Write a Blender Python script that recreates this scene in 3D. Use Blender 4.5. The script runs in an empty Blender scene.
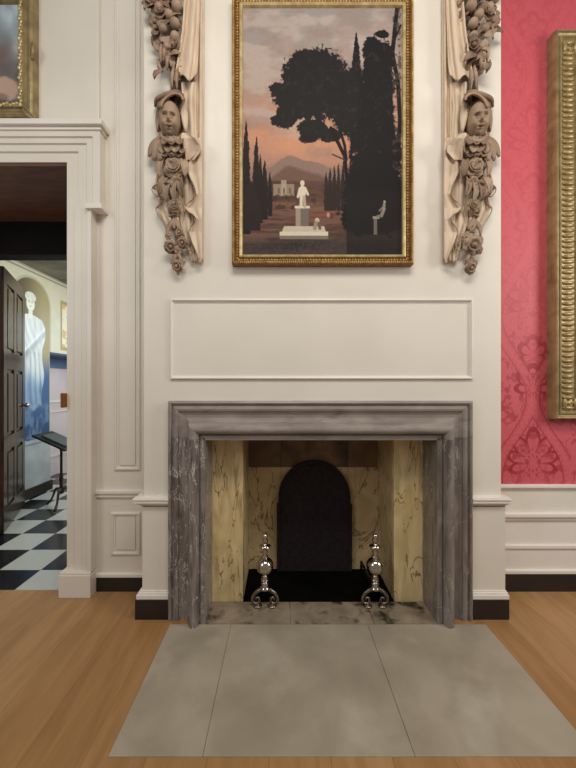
import bpy, math, random
import numpy as np
from mathutils import Vector, Matrix
PI = math.pi
S = bpy.context.scene
COL = S.collection
# ------------------------------------------------------------------ camera, world, lights, exposure
F, CX, CY, H = 334.0, 282.0, 386.0, 1.45          # focal (px), vanishing point (px), eye height (m)
cam = bpy.data.cameras.new('camera'); co = bpy.data.objects.new('camera', cam); COL.objects.link(co)
co.location = (0, 0, H); co.rotation_euler = (PI/2, 0, 0)
cam.sensor_fit = 'VERTICAL'; cam.sensor_height = 24; cam.lens = 24*F/768
cam.shift_x = 6/768; cam.shift_y = 2/768; cam.clip_start = .05
S.camera = co
w = bpy.data.worlds.new('world'); S.world = w; w.use_nodes = True
w.node_tree.nodes['Background'].inputs[0].default_value = (.80, .76, .70, 1)
w.node_tree.nodes['Background'].inputs[1].default_value = .25
def area(name, loc, target, sx, sy, power, col):
    l = bpy.data.lights.new(name, 'AREA'); l.shape = 'RECTANGLE'; l.size = sx; l.size_y = sy
    l.energy = power; l.color = col
    o = bpy.data.objects.new(name, l); COL.objects.link(o); o.location = loc
    o.rotation_euler = (Vector(target)-Vector(loc)).to_track_quat('-Z', 'Y').to_euler()
    return o
area('ceiling_glow', (0.3, -.1, 4.4), (0.25, 2.2, 1.1), 2.2, .8, 66, (1, .95, .87))
area('window_glow', (-2.9, -.6, 2.9), (0.2, 2.3, 1.9), 1.2, 1.8, 25, (.96, .98, 1))
area('window_glow_right', (3.6, .5, 2.7), (0.6, 2.3, 1.7), .9, 1.6, 48, (1, .95, .90))
area('hall_window_glow', (-1.35, 4.3, 2.3), (-3.3, 4.5, 1.9), 1.2, 1.1, 30, (1, .97, .94))
area('hall_sky_glow', (-2.0, 5.7, 2.3), (-2.7, 4.0, .2), 1.2, .9, 18, (.55, .75, 1))
S.view_settings.view_transform = 'Standard'; S.view_settings.look = 'None'
S.view_settings.exposure = 0.13; S.view_settings.gamma = 1.0; S.view_settings.use_curve_mapping = False

def at(px, py, Y): return Vector(((px-CX)*Y/F, Y, H+(CY-py)*Y/F))
def lin(c):
    r = []
    for v in c:
        v = v/255.0
        r.append(v/12.92 if v <= .04045 else ((v+.055)/1.055)**2.4)
    return tuple(r)
# ------------------------------------------------------------------ materials
def mat(name, c1, c2=None, rough=.5, metal=0, scale=4, stretch=(1, 1, 1), detail=4, bump=0, bscale=None, lo=.35, hi=.65, dist=0, attr=None, spec=.5, coat=0):
    m = bpy.data.materials.new(name); m.use_nodes = True
    nt = m.node_tree; N = nt.nodes; L = nt.links; b = N['Principled BSDF']
    b.inputs['Roughness'].default_value = rough; b.inputs['Metallic'].default_value = metal
    b.inputs['Specular IOR Level'].default_value = spec
    if coat: b.inputs['Coat Weight'].default_value = coat; b.inputs['Coat Roughness'].default_value = .2
    tc = N.new('ShaderNodeTexCoord'); mp = N.new('ShaderNodeMapping'); mp.inputs['Scale'].default_value = stretch
    L.new(tc.outputs['Object'], mp.inputs[0])
    if attr:
        a = N.new('ShaderNodeVertexColor'); a.layer_name = attr; L.new(a.outputs[0], b.inputs['Base Color'])
    elif c2 is None:
        b.inputs['Base Color'].default_value = (*lin(c1), 1)
    else:
        n = N.new('ShaderNodeTexNoise'); n.inputs['Scale'].default_value = scale; n.inputs['Detail'].default_value = detail
        n.inputs['Distortion'].default_value = dist
        r = N.new('ShaderNodeValToRGB'); r.color_ramp.elements[0].position = lo; r.color_ramp.elements[1].position = hi
        r.color_ramp.elements[0].color = (*lin(c1), 1); r.color_ramp.elements[1].color = (*lin(c2), 1)
        L.new(mp.outputs[0], n.inputs['Vector']); L.new(n.outputs[0], r.inputs[0]); L.new(r.outputs[0], b.inputs['Base Color'])
    if bump:
        n2 = N.new('ShaderNodeTexNoise'); n2.inputs['Scale'].default_value = bscale or 60; n2.inputs['Detail'].default_value = 3
        L.new(mp.outputs[0], n2.inputs['Vector'])
        bp = N.new('ShaderNodeBump'); bp.inputs['Strength'].default_value = bump; bp.inputs['Distance'].default_value = .004
        L.new(n2.outputs[0], bp.inputs['Height']); L.new(bp.outputs[0], b.inputs['Normal'])
    return m
def add_layer(m, color, scale, lo, hi, stretch=(1, 1, 1), rot=(0, 0, 0), dist=0, detail=5, ridge=False):
    """mix a further colour into a material's base colour by a noise mask"""
    nt = m.node_tree; N = nt.nodes; L = nt.links; b = N['Principled BSDF']; inp = b.inputs['Base Color']
    tc = N.new('ShaderNodeTexCoord'); mp = N.new('ShaderNodeMapping'); mp.inputs['Scale'].default_value = stretch; mp.inputs['Rotation'].default_value = rot
    n = N.new('ShaderNodeTexNoise'); n.inputs['Scale'].default_value = scale; n.inputs['Detail'].default_value = detail; n.inputs['Distortion'].default_value = dist
    L.new(tc.outputs['Object'], mp.inputs[0]); L.new(mp.outputs[0], n.inputs['Vector'])
    src = n.outputs[0]
    if ridge:
        s = N.new('ShaderNodeMath'); s.operation = 'SUBTRACT'; s.inputs[1].default_value = .5; L.new(src, s.inputs[0])
        a = N.new('ShaderNodeMath'); a.operation = 'ABSOLUTE'; L.new(s.outputs[0], a.inputs[0]); src = a.outputs[0]
    r = N.new('ShaderNodeMapRange'); r.inputs['From Min'].default_value = lo; r.inputs['From Max'].default_value = hi
    L.new(src, r.inputs['Value'])
    mx = N.new('ShaderNodeMix'); mx.data_type = 'RGBA'
    L.new(r.outputs[0], mx.inputs[0])
    if inp.links: L.new(inp.links[0].from_socket, mx.inputs[6])
    else: mx.inputs[6].default_value = inp.default_value
    mx.inputs[7].default_value = (*lin(color), 1)
    L.new(mx.outputs[2], inp)
    return m
M = {}
M['paint'] = mat('cream_paint', (220, 213, 200), (226, 219, 207), rough=.38, scale=2.5, bump=.05, bscale=40)
M['paint_light'] = mat('pale_paint', (226, 219, 210), (232, 226, 218), rough=.35, scale=2.5, bump=.05, bscale=40)
M['black'] = mat('black_skirting_paint', (28, 23, 20), (38, 31, 27), rough=.4, scale=8)
M['lime'] = mat('carved_limewood', (104, 82, 65), (142, 116, 94), rough=.6, scale=9, bump=.25, bscale=70)
M['lime_light'] = mat('pale_limewood_cloth', (192, 170, 145), (208, 187, 163), rough=.58, scale=7, stretch=(6, 6, 1), bump=.12, bscale=30)
M['lime_mid'] = mat('mid_limewood', (136, 112, 91), (166, 140, 116), rough=.58, scale=9, bump=.2, bscale=70)
M['gold'] = mat('old_gilding', (160, 122, 62), (202, 166, 102), rough=.4, metal=.5, scale=30, bump=.3, bscale=90)
M['gold_brown'] = mat('brown_gilding', (112, 76, 34), (150, 110, 56), rough=.45, metal=.4, scale=30, bump=.2, bscale=60)  # brown gilding for the body of the landscape's frame
M['gold_old'] = mat('dull_old_gilding', (138, 116, 74), (178, 156, 108), rough=.42, metal=.45, scale=30, bump=.3, bscale=90)
M['gold_dark'] = mat('worn_dark_gilding', (92, 72, 44), (128, 102, 64), rough=.5, metal=.45, scale=22, bump=.3, bscale=80)
M['gold_pale'] = mat('pale_gilding', (186, 162, 112), (220, 200, 152), rough=.38, metal=.5, scale=25, bump=.3, bscale=70)
M['gold_olive'] = mat('olive_gilding', (132, 114, 78), (164, 146, 104), rough=.45, metal=.35, scale=14, bump=.3, bscale=50)
M['canvas'] = mat('oil_painting', (0, 0, 0), rough=.6, spec=.12, attr='Col', bump=.08, bscale=150)
M['mural'] = mat('wall_painting', (0, 0, 0), rough=.5, attr='Col')
M['damask'] = mat('red_silk_damask', (0, 0, 0), rough=.55, attr='Col', bump=.06, bscale=160)
mb = mat('grey_veined_marble', (112, 102, 97), (146, 136, 130), rough=.3, scale=5, stretch=(3, 3, .8), detail=7, dist=.6, bump=.08, bscale=30)
add_layer(mb, (84, 76, 73), 9, .50, .72, stretch=(3.5, 3.5, .5), dist=1)
add_layer(mb, (214, 208, 202), 5.5, .012, .0, stretch=(2.2, 2.2, .8), dist=1.6, ridge=True)
M['marble'] = mb
mb2 = mat('polished_marble_lintel', (134, 124, 117), (154, 144, 137), rough=.22, scale=5, stretch=(1, 2, 2), detail=7, dist=.5, bump=.05, bscale=30)
add_layer(mb2, (112, 102, 96), 8, .55, .8, stretch=(.8, 2.5, 2.5), dist=.6)
mb3 = mat('plain_grey_marble', (108, 99, 93), (140, 131, 124), rough=.28, scale=4, stretch=(3, 3, .7), detail=7, dist=.4, bump=.08, bscale=30)
add_layer(mb3, (84, 76, 72), 8, .50, .75, stretch=(3, 3, .5), dist=.8)
add_layer(mb3, (186, 178, 170), 4, .006, .0, stretch=(2.2, 2.2, .9), dist=1.0, ridge=True)
M['marble_plain'] = mb3
M['marble_lintel'] = mb2
ys = mat('yellow_veined_stone', (198, 174, 122), (226, 204, 156), rough=.42, scale=5, stretch=(2.5, 1, .8), detail=6, dist=.8, bump=.1, bscale=30)
add_layer(ys, (152, 130, 84), 3.4, .55, .72, stretch=(4.5, 2, 1), rot=(0, .62, 0), dist=.5)
add_layer(ys, (112, 90, 54), 2.2, .009, .0, stretch=(3.4, 2, .8), rot=(0, .62, 0), dist=.6, ridge=True)
M['yellow'] = ys
yb = mat('sooted_yellow_stone', (178, 154, 112), (204, 180, 136), rough=.6, scale=4, detail=6, dist=1.0)
add_layer(yb, (104, 84, 54), 2, .014, .0, stretch=(2, 2, 1), rot=(0, .5, 0), dist=1.2, ridge=True)
M['yellow_soot'] = yb
yb2 = mat('soot_marked_brown_stone', (100, 78, 56), (124, 98, 72), rough=.7, scale=8, detail=5)
add_layer(yb2, (30, 23, 19), 3.0, .46, .64, detail=3)
M['brown_soot'] = yb2
M['brown_stone'] = mat('brown_smoked_shaded_stone', (96, 74, 54), (120, 94, 68), rough=.7, scale=8, detail=5)  # smoke stain, plus the shadow on the top course painted in
M['soot'] = mat('soot_black', (6, 5, 5), (11, 10, 9), rough=1, spec=.05, scale=10, bump=.3, bscale=50)
M['iron'] = mat('black_cast_iron', (30, 24, 26), (42, 34, 36), rough=.85, spec=.3, scale=30, bump=.6, bscale=45)
M['dark_iron'] = mat('dull_wrought_iron', (44, 38, 34), (66, 58, 52), rough=.45, metal=.7, scale=30)
M['steel'] = mat('polished_steel', (196, 184, 172), rough=.14, metal=1)
M['steel_feet'] = mat('tarnished_steel', (112, 98, 86), (150, 136, 122), rough=.3, metal=.9, scale=40)
hs = mat('grey_hearth_stone', (148, 137, 119), (168, 157, 138), rough=.5, scale=3.5, detail=8, dist=.4, bump=.1, bscale=60)
add_layer(hs, (186, 180, 164), 2.4, .58, .82, detail=4)
M['hearth'] = hs
hi = mat('stained_hearth_stone', (118, 104, 86), (150, 135, 114), rough=.6, scale=7, detail=7, bump=.15, bscale=50)
add_layer(hi, (40, 33, 28), 9, .54, .66, detail=5)
M['hearth_in'] = hi
M['dark_wood'] = mat('dark_door_wood', (40, 25, 20), (62, 40, 32), rough=.2, scale=6, stretch=(4, 4, .6), detail=6)
M['black_wood'] = mat('black_frame_wood', (12, 9, 8), (18, 13, 12), rough=.8, spec=.2, scale=6)
M['brown_wood'] = mat('brown_soffit_wood', (84, 54, 42), (104, 70, 56), rough=.5, scale=5, stretch=(1, 4, 4))
M['brass'] = mat('aged_brass', (150, 104, 52), rough=.3, metal=.9)
M['chrome'] = mat('bright_metal', (190, 190, 195), rough=.2, metal=1)
M['lectern'] = mat('black_green_leather', (24, 30, 28), (34, 42, 38), rough=.4, scale=12)
M['mahogany'] = mat('dark_turned_wood', (38, 22, 18), (58, 34, 26), rough=.3, scale=10)
M['pink'] = mat('pink_grey_plaster', (214, 198, 200), (224, 210, 212), rough=.6, scale=3)
M['navy'] = mat('navy_paint', (60, 66, 96), rough=.6)
M['hall_cream'] = mat('hall_cream_plaster', (206, 206, 180), (214, 214, 190), rough=.6, scale=3)
M['hall_ceiling'] = mat('smoky_painted_ceiling', (84, 80, 68), (124, 118, 102), rough=.7, scale=3, detail=6)
M['hall_dado'] = mat('blue_grey_dado_paint', (158, 166, 168), (176, 184, 184), rough=.5, scale=4)
# oak floor: boards running away from the viewer
def wood_floor():
    m = bpy.data.materials.new('oak_boards'); m.use_nodes = True; nt = m.node_tree; N = nt.nodes; L = nt.links; b = N['Principled BSDF']
    tc = N.new('ShaderNodeTexCoord'); mp = N.new('ShaderNodeMapping'); mp.inputs['Rotation'].default_value = (0, 0, PI/2)
    mp.inputs['Location'].default_value = (0, .05, 0)
    L.new(tc.outputs['Object'], mp.inputs[0])
    br = N.new('ShaderNodeTexBrick'); L.new(mp.outputs[0], br.inputs[0])
    br.inputs['Scale'].default_value = 1; br.inputs['Brick Width'].default_value = 2.6; br.inputs['Row Height'].default_value = .24
    br.inputs['Mortar Size'].default_value = .0016; br.inputs['Mortar Smooth'].default_value = .3; br.offset = .37
    br.inputs['Color1'].default_value = (*lin((176, 136, 92)), 1); br.inputs['Color2'].default_value = (*lin((158, 117, 73)), 1)
    br.inputs['Mortar'].default_value = (*lin((140, 100, 62)), 1)
    m2 = N.new('ShaderNodeMapping'); m2.inputs['Scale'].default_value = (6, .7, 1); L.new(tc.outputs['Object'], m2.inputs[0])
    n = N.new('ShaderNodeTexNoise'); n.inputs['Scale'].default_value = 3; n.inputs['Detail'].default_value = 7; n.inputs['Distortion'].default_value = .8
    L.new(m2.outputs[0], n.inputs['Vector'])
    r = N.new('ShaderNodeValToRGB'); r.color_ramp.elements[0].position = .32; r.color_ramp.elements[1].position = .7
    r.color_ramp.elements[0].color = (.80, .77, .72, 1); r.color_ramp.elements[1].color = (1.05, 1.04, 1.02, 1); L.new(n.outputs[0], r.inputs[0])
    mx = N.new('ShaderNodeMix'); mx.data_type = 'RGBA'; mx.blend_type = 'MULTIPLY'; mx.inputs[0].default_value = 1
    L.new(br.outputs[0], mx.inputs[6]); L.new(r.outputs[0], mx.inputs[7]); L.new(mx.outputs[2], b.inputs['Base Color'])
    b.inputs['Roughness'].default_value = .42
    return m
M['oak'] = wood_floor()
def checker():
    m = bpy.data.materials.new('black_white_marble_tiles'); m.use_nodes = True; nt = m.node_tree; N = nt.nodes; L = nt.links; b = N['Principled BSDF']
    g = N.new('ShaderNodeNewGeometry'); mp = N.new('ShaderNodeMapping'); T = .325
    mp.inputs['Location'].default_value = (1.902/T+40, -2.632/T+40, .5); mp.inputs['Scale'].default_value = (1/T, 1/T, 0)
    L.new(g.outputs['Position'], mp.inputs[0])
    c = N.new('ShaderNodeTexChecker'); c.inputs['Scale'].default_value = 1; L.new(mp.outputs[0], c.inputs[0])
    c.inputs['Color2'].default_value = (*lin((20, 22, 26)), 1); c.inputs['Color1'].default_value = (*lin((190, 194, 186)), 1)
    L.new(c.outputs[0], b.inputs['Base Color']); b.inputs['Roughness'].default_value = .22
    return m
M['checker'] = checker()

# ------------------------------------------------------------------ object helpers
def tag(o, label=None, cat=None, group=None, kind=None):
    if label: o['label'] = label
    if cat: o['category'] = cat
    if group: o['group'] = group
    if kind: o['kind'] = kind
    return o
def thing(name, loc, label, cat, group=None, kind=None):
    o = bpy.data.objects.new(name, None); COL.objects.link(o); o.location = loc; o.empty_display_size = .1
    return tag(o, label, cat, group, kind)
def origin_of(o):
    v = Vector((0, 0, 0))
    while o: v = v+o.location; o = o.parent
    return v
def copy_tree(o, parent=None):
    c = o.copy(); COL.objects.link(c); c.parent = parent
    for ch in o.children: copy_tree(ch, c)
    return c
def catmull(pts, n):
    P = [Vector(p) for p in pts]; out = []
    Q = [P[0]*2-P[1]]+P+[P[-1]*2-P[-2]]
    for i in range(1, len(Q)-2):
        for k in range(n):
            t = k/n; a, b, c, d = Q[i-1], Q[i], Q[i+1], Q[i+2]
            out.append(.5*((2*b)+(c-a)*t+(2*a-5*b+4*c-d)*t*t+(3*b-a-3*c+d)*t**3))
    out.append(P[-1]); return out
class MB:
    def __init__(s): s.v = []; s.f = []; s.col = None
    def box(s, a, b):
        n = len(s.v)
        (x0, x1), (y0, y1), (z0, z1) = sorted((a[0], b[0])), sorted((a[1], b[1])), sorted((a[2], b[2]))
        s.v += [Vector(p) for p in ((x0, y0, z0), (x1, y0, z0), (x1, y1, z0), (x0, y1, z0), (x0, y0, z1), (x1, y0, z1), (x1, y1, z1), (x0, y1, z1))]
        s.f += [tuple(n+i for i in q) for q in ((0, 3, 2, 1), (4, 5, 6, 7), (0, 1, 5, 4), (1, 2, 6, 5), (2, 3, 7, 6), (3, 0, 4, 7))]
        return s
    def grid(s, P, close_u=False, close_v=False):
        """P[i][j] of vectors"""
        n = len(s.v); R = len(P); C = len(P[0])
        for r in P: s.v += [Vector(p) for p in r]
        for i in range(R if close_u else R-1):
            for j in range(C if close_v else C-1):
                a = n+i*C+j; b = n+i*C+(j+1) % C; c = n+((i+1) % R)*C+(j+1) % C; d = n+((i+1) % R)*C+j
                s.f.append((a, b, c, d))
        return s
    def lathe(s, c, prof, seg=24, axis='Z', squash=1):
        """prof: (r, h)"""
        P = []
        for r, h in prof:
            row = []
            for k in range(seg):
                a = 2*PI*k/seg
                if axis == 'Z': p = Vector((r*math.cos(a), r*math.sin(a)*squash, h))
                else: p = Vector((r*math.cos(a), -h, r*math.sin(a)*squash))
                row.append(Vector(c)+p)
            P.append(row)
        n = len(s.v); s.grid(P, close_v=True)
        s.f.append(tuple(n+k for k in range(seg))); s.f.append(tuple(n+(len(prof)-1)*seg+k for k in reversed(range(seg))))
        return s
    def ball(s, c, r, seg=14, rot=None):
        if not hasattr(r, '__len__'): r = (r, r, r)
        c = Vector(c); P = []; R = seg//2+1
        for i in range(R):
            th = .001+(PI-.002)*i/(R-1)
            row = []
            for k in range(seg):
                a = 2*PI*k/seg
                p = Vector((r[0]*math.sin(th)*math.cos(a), r[1]*math.sin(th)*math.sin(a), r[2]*math.cos(th)))
                row.append(c+(rot @ p if rot else p))
            P.append(row)
        return s.grid(P, close_v=True)
    def tube(s, pts, rad, seg=8, smooth=5):
        P = catmull(pts, smooth) if smooth > 1 and len(pts) > 2 else [Vector(p) for p in pts]
        m = len(P); rows = []; ref = Vector((0, 1, 0.03)).normalized()
        for i in range(m):
            t = (P[min(i+1, m-1)]-P[max(i-1, 0)])
            if t.length < 1e-9: t = Vector((0, 0, 1))
            t.normalize(); u = t.cross(ref)
            if u.length < .05: u = t.cross(Vector((1, 0, 0)))
            u.normalize(); v = t.cross(u)
            if hasattr(rad, '__len__'):
                q = i/(m-1)*(len(rad)-1); k = min(int(q), len(rad)-2); r = rad[k]+(rad[k+1]-rad[k])*(q-k)
            else: r = rad
            rows.append([P[i]+u*(r*math.cos(2*PI*k/seg))+v*(r*math.sin(2*PI*k/seg)) for k in range(seg)])
        n = len(s.v); s.grid(rows, close_v=True)
        s.f.append(tuple(n+k for k in range(seg))); s.f.append(tuple(n+(m-1)*seg+k for k in reversed(range(seg))))
        return s
    def sweep(s, path, prof, Y, closed=False):
        """mitred moulding in the XZ plane: path (x,z), prof (u to the right of travel, p towards the viewer from plane Y)"""
        n = len(path); rows = []
        for i in range(n):
            p = Vector(path[i])
            d0 = (p-Vector(path[i-1])) if (closed or i > 0) else None
            d1 = (Vector(path[(i+1) % n])-p) if (closed or i < n-1) else None
            if d0 is None: d0 = d1
            if d1 is None: d1 = d0
            d0 = d0.normalized(); d1 = d1.normalized()
            n0 = Vector((d0.y, -d0.x)); n1 = Vector((d1.y, -d1.x)); mi = n0+n1; mi = mi/(mi.dot(n0))
            rows.append([Vector((p.x+mi.x*u, Y-q, p.y+mi.y*u)) for u, q in prof])
        k0 = len(s.v); s.grid(rows, close_u=closed)
        if not closed:
            C = len(prof)
            s.f.append(tuple(k0+j for j in range(C))); s.f.append(tuple(k0+(n-1)*C+j for j in reversed(range(C))))
        return s
    def rectframe(s, x0, z0, x1, z1, prof, Y): return s.sweep([(x0, z0), (x0, z1), (x1, z1), (x1, z0)], prof, Y, True)
    def build(s, name, material, parent=None, smooth=False, thick=0, bevel=0, sub=0):
        me = bpy.data.meshes.new(name); o0 = origin_of(parent) if parent else Vector((0, 0, 0))
        me.from_pydata([tuple(Vector(v)-o0) for v in s.v], [], s.f); me.update()
        import bmesh
        if s.col is None:
            bm = bmesh.new(); bm.from_mesh(me); bmesh.ops.recalc_face_normals(bm, faces=bm.faces); bm.to_mesh(me); bm.free()
        else:
            a = me.color_attributes.new('Col', 'FLOAT_COLOR', 'POINT')
            a.data.foreach_set('color', np.asarray(s.col, dtype=np.float32).ravel())
        if smooth: me.polygons.foreach_set('use_smooth', [True]*len(me.polygons))
        me.materials.append(material)
        o = bpy.data.objects.new(name, me); COL.objects.link(o)
        if parent: o.parent = parent
        if thick:
            q = o.modifiers.new('s', 'SOLIDIFY'); q.thickness = thick; q.offset = 0
        if bevel:
            q = o.modifiers.new('b', 'BEVEL'); q.width = bevel; q.segments = 2; q.limit_method = 'ANGLE'
        if sub:
            q = o.modifiers.new('u', 'SUBSURF'); q.levels = sub; q.render_levels = sub
        if smooth == 'auto': 
            me.polygons.foreach_set('use_smooth', [False]*len(me.polygons))
        return o
def struct(name, mb_, material, parent=None, **k):
    o = mb_.build(name, material, parent, **k)
    if parent is None: o['kind'] = 'structure'
    return o

# planes, depths in metres from the camera
YW = 2.374        # main wall
YB = 2.11         # chimney breast
YT = 3.23         # back of the thick wall
ZT = 4.5
XBL, XBR = -.872, 1.383        # breast
XOL, XOR, ZO = -2.80, -1.508, 3.03   # doorway
# ------------------------------------------------------------------ floors
hx0, hx1, hy0, hy1 = -.68, 1.236, 1.305, 2.03
fl = MB()
fl.box((-3.4, -1.6, -.05), (hx0, YW, 0)).box((hx1, -1.6, -.05), (2.6, YW, 0)).box((hx0, -1.6, -.05), (hx1, hy0, 0)).box((hx0, hy1, -.05), (-.476, YW, 0)).box((.949, hy1, -.05), (hx1, YW, 0))
struct('floor', fl, M['oak'])
struct('floor', MB().box((-3.9, YW+.001, -.05), (-1.0, 6.0, 0)), M['checker'])
# ------------------------------------------------------------------ walls
wl = MB()
wl.box((-3.4, YW, 0), (XOL, YT, ZT)).box((XOR, YW, 0), (XBL, YT, ZT)).box((XOL, YW, ZO), (XOR, YT, ZT))
struct('wall_left', wl, M['paint'])
wr = MB(); wr.box((XBR, YW+.012, 0), (2.6, YW+.2, ZT)); struct('wall_right', wr, M['paint_light'])
# chimney breast around the fireplace opening
ox0, ox1, oz = -.50, .975, 1.17
wc = MB()
wc.box((XBL, YB, 0), (ox0, YW+.3, ZT)).box((ox1, YB, 0), (XBR, YW+.3, ZT)).box((ox0, YB, oz), (ox1, YW+.3, ZT))
struct('wall_center', wc, M['paint'], )
# lower pedestals of the breast, dado cap, plinth: left and right
def breast_base(x_in, x_out, s):
    e = x_out+s*.006 if s < 0 else x_out+.020; kx = 1 if s < 0 else .35
    m = MB(); m.box((x_in, YB-.012, .16), (e, YW-.002, .705)); struct('trim_%d' % (1 if s < 0 else 2), m, M['paint'], bevel=.002)
    m = MB()
    prof = [(0, 0), (.012, 0), (.012, .010), (.022, .016), (.030, .032), (.030, .048), (.036, .052), (.048, .052), (.052, .040), (.052, 0)]
    # cap: stacked boxes following the profile
    for (za, zb, p) in ((.690, .700, .012), (.700, .712, .02), (.712, .722, .034), (.722, .742, .046), (.742, .752, .052), (.752, .758, .04)):
        m.box((x_in, YB-p, za), (e+s*(p-.006)*kx, YW-.002, zb))
    struct('trim_%d' % (3 if s < 0 else 4), m, M['paint_light'], bevel=.002)
    m = MB()
    for (za, zb, p) in ((.122, .150, .036), (.150, .160, .028), (.160, .168, .018)):
        m.box((x_in, YB-p, za), (e+s*p*kx*.8, YW-.002, zb))
    struct('trim_%d' % (5 if s < 0 else 6), m, M['paint_light'], bevel=.003)
    struct('baseboard_%s' % ('center_left' if s < 0 else 'center_right'), MB().box((x_in, YB-.04, 0), (e+s*.034*(1 if s < 0 else .2), YW-.002, .122)), M['black'], bevel=.002)
breast_base(-.70, XBL, -1); breast_base(1.18, XBR, 1)
# sunk panel on the breast
a = at(171, 299.5, YB); b = at(472, 379, YB)
pm = MB(); pm.rectframe(a.x, b.z, b.x, a.z, [(0, 0), (0, .014), (.006, .016), (.012, .012), (.016, .004), (.022, .003), (.022, 0)], YB)
struct('trim_7', pm, M['paint_light'])
# right wall: damask above, panelled dado below
rz = lambda py: H+(CY-py)*YW/F
def vnoise(x, y, seed=0):
    xi = np.floor(x).astype(np.int64); yi = np.floor(y).astype(np.int64); fx = x-xi; fy = y-yi
    fx = fx*fx*(3-2*fx); fy = fy*fy*(3-2*fy)
    def hsh(a, b):
        n = (a*374761393+b*668265263+seed*1442695041) & 0x7fffffff
        n = ((n ^ (n >> 13))*1274126177) & 0x7fffffff
        return ((n ^ (n >> 16)) & 0xffff)/65535.0
    return (hsh(xi, yi)*(1-fx)+hsh(xi+1, yi)*fx)*(1-fy)+(hsh(xi, yi+1)*(1-fx)+hsh(xi+1, yi+1)*fx)*fy
def fbm(x, y, seed=0, o=4):
    t = 0; a = .5
    for k in range(o): t = t+a*vnoise(x*2**k, y*2**k, seed+k); a *= .5
    return t/(1-.5**o)
def sstep(a, b, x):
    t = np.clip((x-a)/(b-a), 0, 1); return t*t*(3-2*t)
LIN = lambda c: np.array(lin(c))
def colgrid(x0, x1, z0, z1, nx, nz, func, Y=None, X=None):
    """flat vertical grid with a colour per vertex; func(u, v) in 0..1, v downwards"""
    u, v = np.meshgrid(np.linspace(0, 1, nx), np.linspace(0, 1, nz))
    c = func(u, v); m = MB()
    if Y is not None: P = [[(x0+(x1-x0)*u[i, j], Y, z1+(z0-z1)*v[i, j]) for j in range(nx)] for i in range(nz)]
    else: P = [[(X, x0+(x1-x0)*u[i, j], z1+(z0-z1)*v[i, j]) for j in range(nx)] for i in range(nz)]
    m.v = [p for r in P for p in r]
    m.f = [(i*nx+j, (i+1)*nx+j, (i+1)*nx+j+1, i*nx+j+1) for i in range(nz-1) for j in range(nx-1)]
    m.col = np.concatenate([np.clip(c, 0, 1).reshape(-1, 3), np.ones((nx*nz, 1))], 1)
    return m
zd = rz(484.5)
def damask(u, v):
    x = XBR+(2.6-XBR)*u; z = 4.3+(zd-4.3)*v
    W = .27; P = 1.15; xc = 1.784
    x = x+.012*(fbm(x*12, z*12, 3)-.5)
    k = np.floor((x-xc+W)/(2*W)); d = np.abs(x-xc-k*2*W); zz = (z-1.37)+(k % 2)*P/2
    ph = (zz/P) % 1.0; oc = W*(.5-.5*np.cos(2*PI*ph))*.94+.006
    sc_ = .006*np.abs(np.sin(zz*PI/.036)); dark = np.zeros(x.shape)
    for s_ in (-1, 1):
        e = d-oc-s_*(.036+sc_); dark = np.maximum(dark, np.exp(-(e/.0045)**2))
        dark = np.maximum(dark, np.exp(-((d-oc-s_*.024)/.004)**2-((((zz/.036) % 1)-.5)/.16)**2)*.8)
    for (z0, Rr, n_, st_) in ((-.47, .20, 10, 1.0), (.06, .13, 8, 1.0), (.30, .10, 6, .9)):
        dz = ((zz-z0+P/2) % P)-P/2; r = np.sqrt(d*d+dz*dz*.8)+1e-6; th = np.arctan2(d, dz)
        pet = Rr*(.62+.38*np.abs(np.cos(th*n_/2)))*(.80+.20*np.cos(th)); o_ = r-pet
        near = sstep(.050, .040, np.abs(o_)+.02*0)*(o_ > 0)*sstep(1.0, .6, np.abs(th)/2.9)
        dark = np.maximum(dark, near*sstep(.030, .024, np.abs(d-oc)*-1+.06)*.95*(o_ < .035))
        rib = np.exp(-((np.abs(np.sin(th*n_/2))-.96)/.05)**2)*(r > Rr*.34)*(r < pet*1.05); dark = np.maximum(dark, rib*.8)
        vein = np.exp(-(np.sin(th*n_/2)/.07)**2)*(r > Rr*.4)*(r < pet*.82); dark = np.maximum(dark, vein*.6)
        dots_ = np.exp(-((r-Rr*.24)/.010)**2)*(np.cos(th*12) > .2); dark = np.maximum(dark, dots_*.8)
        ring = np.exp(-((np.hypot(d, dz-Rr*1.05)-.030)/.004)**2); dark = np.maximum(dark, ring*.7)
    fr = np.abs(fbm(d*9+3, zz*6, 9, 3)-.5); dark = np.maximum(dark, sstep(.022, .010, fr)*.55*(np.abs(d-oc) > .04))
    dark = np.maximum(dark, sstep(.58, .63, fbm(d*22+7, zz*22, 15, 3))*.6*(np.abs(d-oc) > .04))
    dark = dark*(.22+.78*sstep(2.3, 1.3, z))  # pattern pales upward: sheen on the silk put into the colour
    g = 1-dark
    n = fbm(x*120, z*60, 5, 2)[..., None]
    c = LIN((150, 24, 42))*(1-g[..., None])+LIN((199, 84, 95))*g[..., None]
    return c*(.92+.16*n)
struct('wall_right', colgrid(XBR, 2.6, zd, 4.3, 260, 760, damask, Y=YW), M['damask'])
def hbar(mbx, x0, x1, pa, pb, p, Y=YW): mbx.box((x0, Y-p, rz(pa)), (x1, Y+.02, rz(pb)))
XR0 = XBR
m = MB(); hbar(m, XR0, 2.6, 484, 487, .028); hbar(m, XR0, 2.6, 487, 489, .016); struct('trim_8', m, M['paint_light'], bevel=.003)
m = MB(); hbar(m, XR0, 2.6, 489, 512, .004); struct('trim_9', m, M['paint'])
m = MB(); hbar(m, XR0, 2.6, 512, 516, .034); hbar(m, XR0, 2.6, 516, 520, .016); struct('trim_10', m, M['paint_light'], bevel=.005)
m = MB(); hbar(m, XR0, 2.6, 520, 544, .002); hbar(m, XR0, 2.6, 548, 569, .008); struct('trim_11', m, M['paint_light'])
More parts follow.
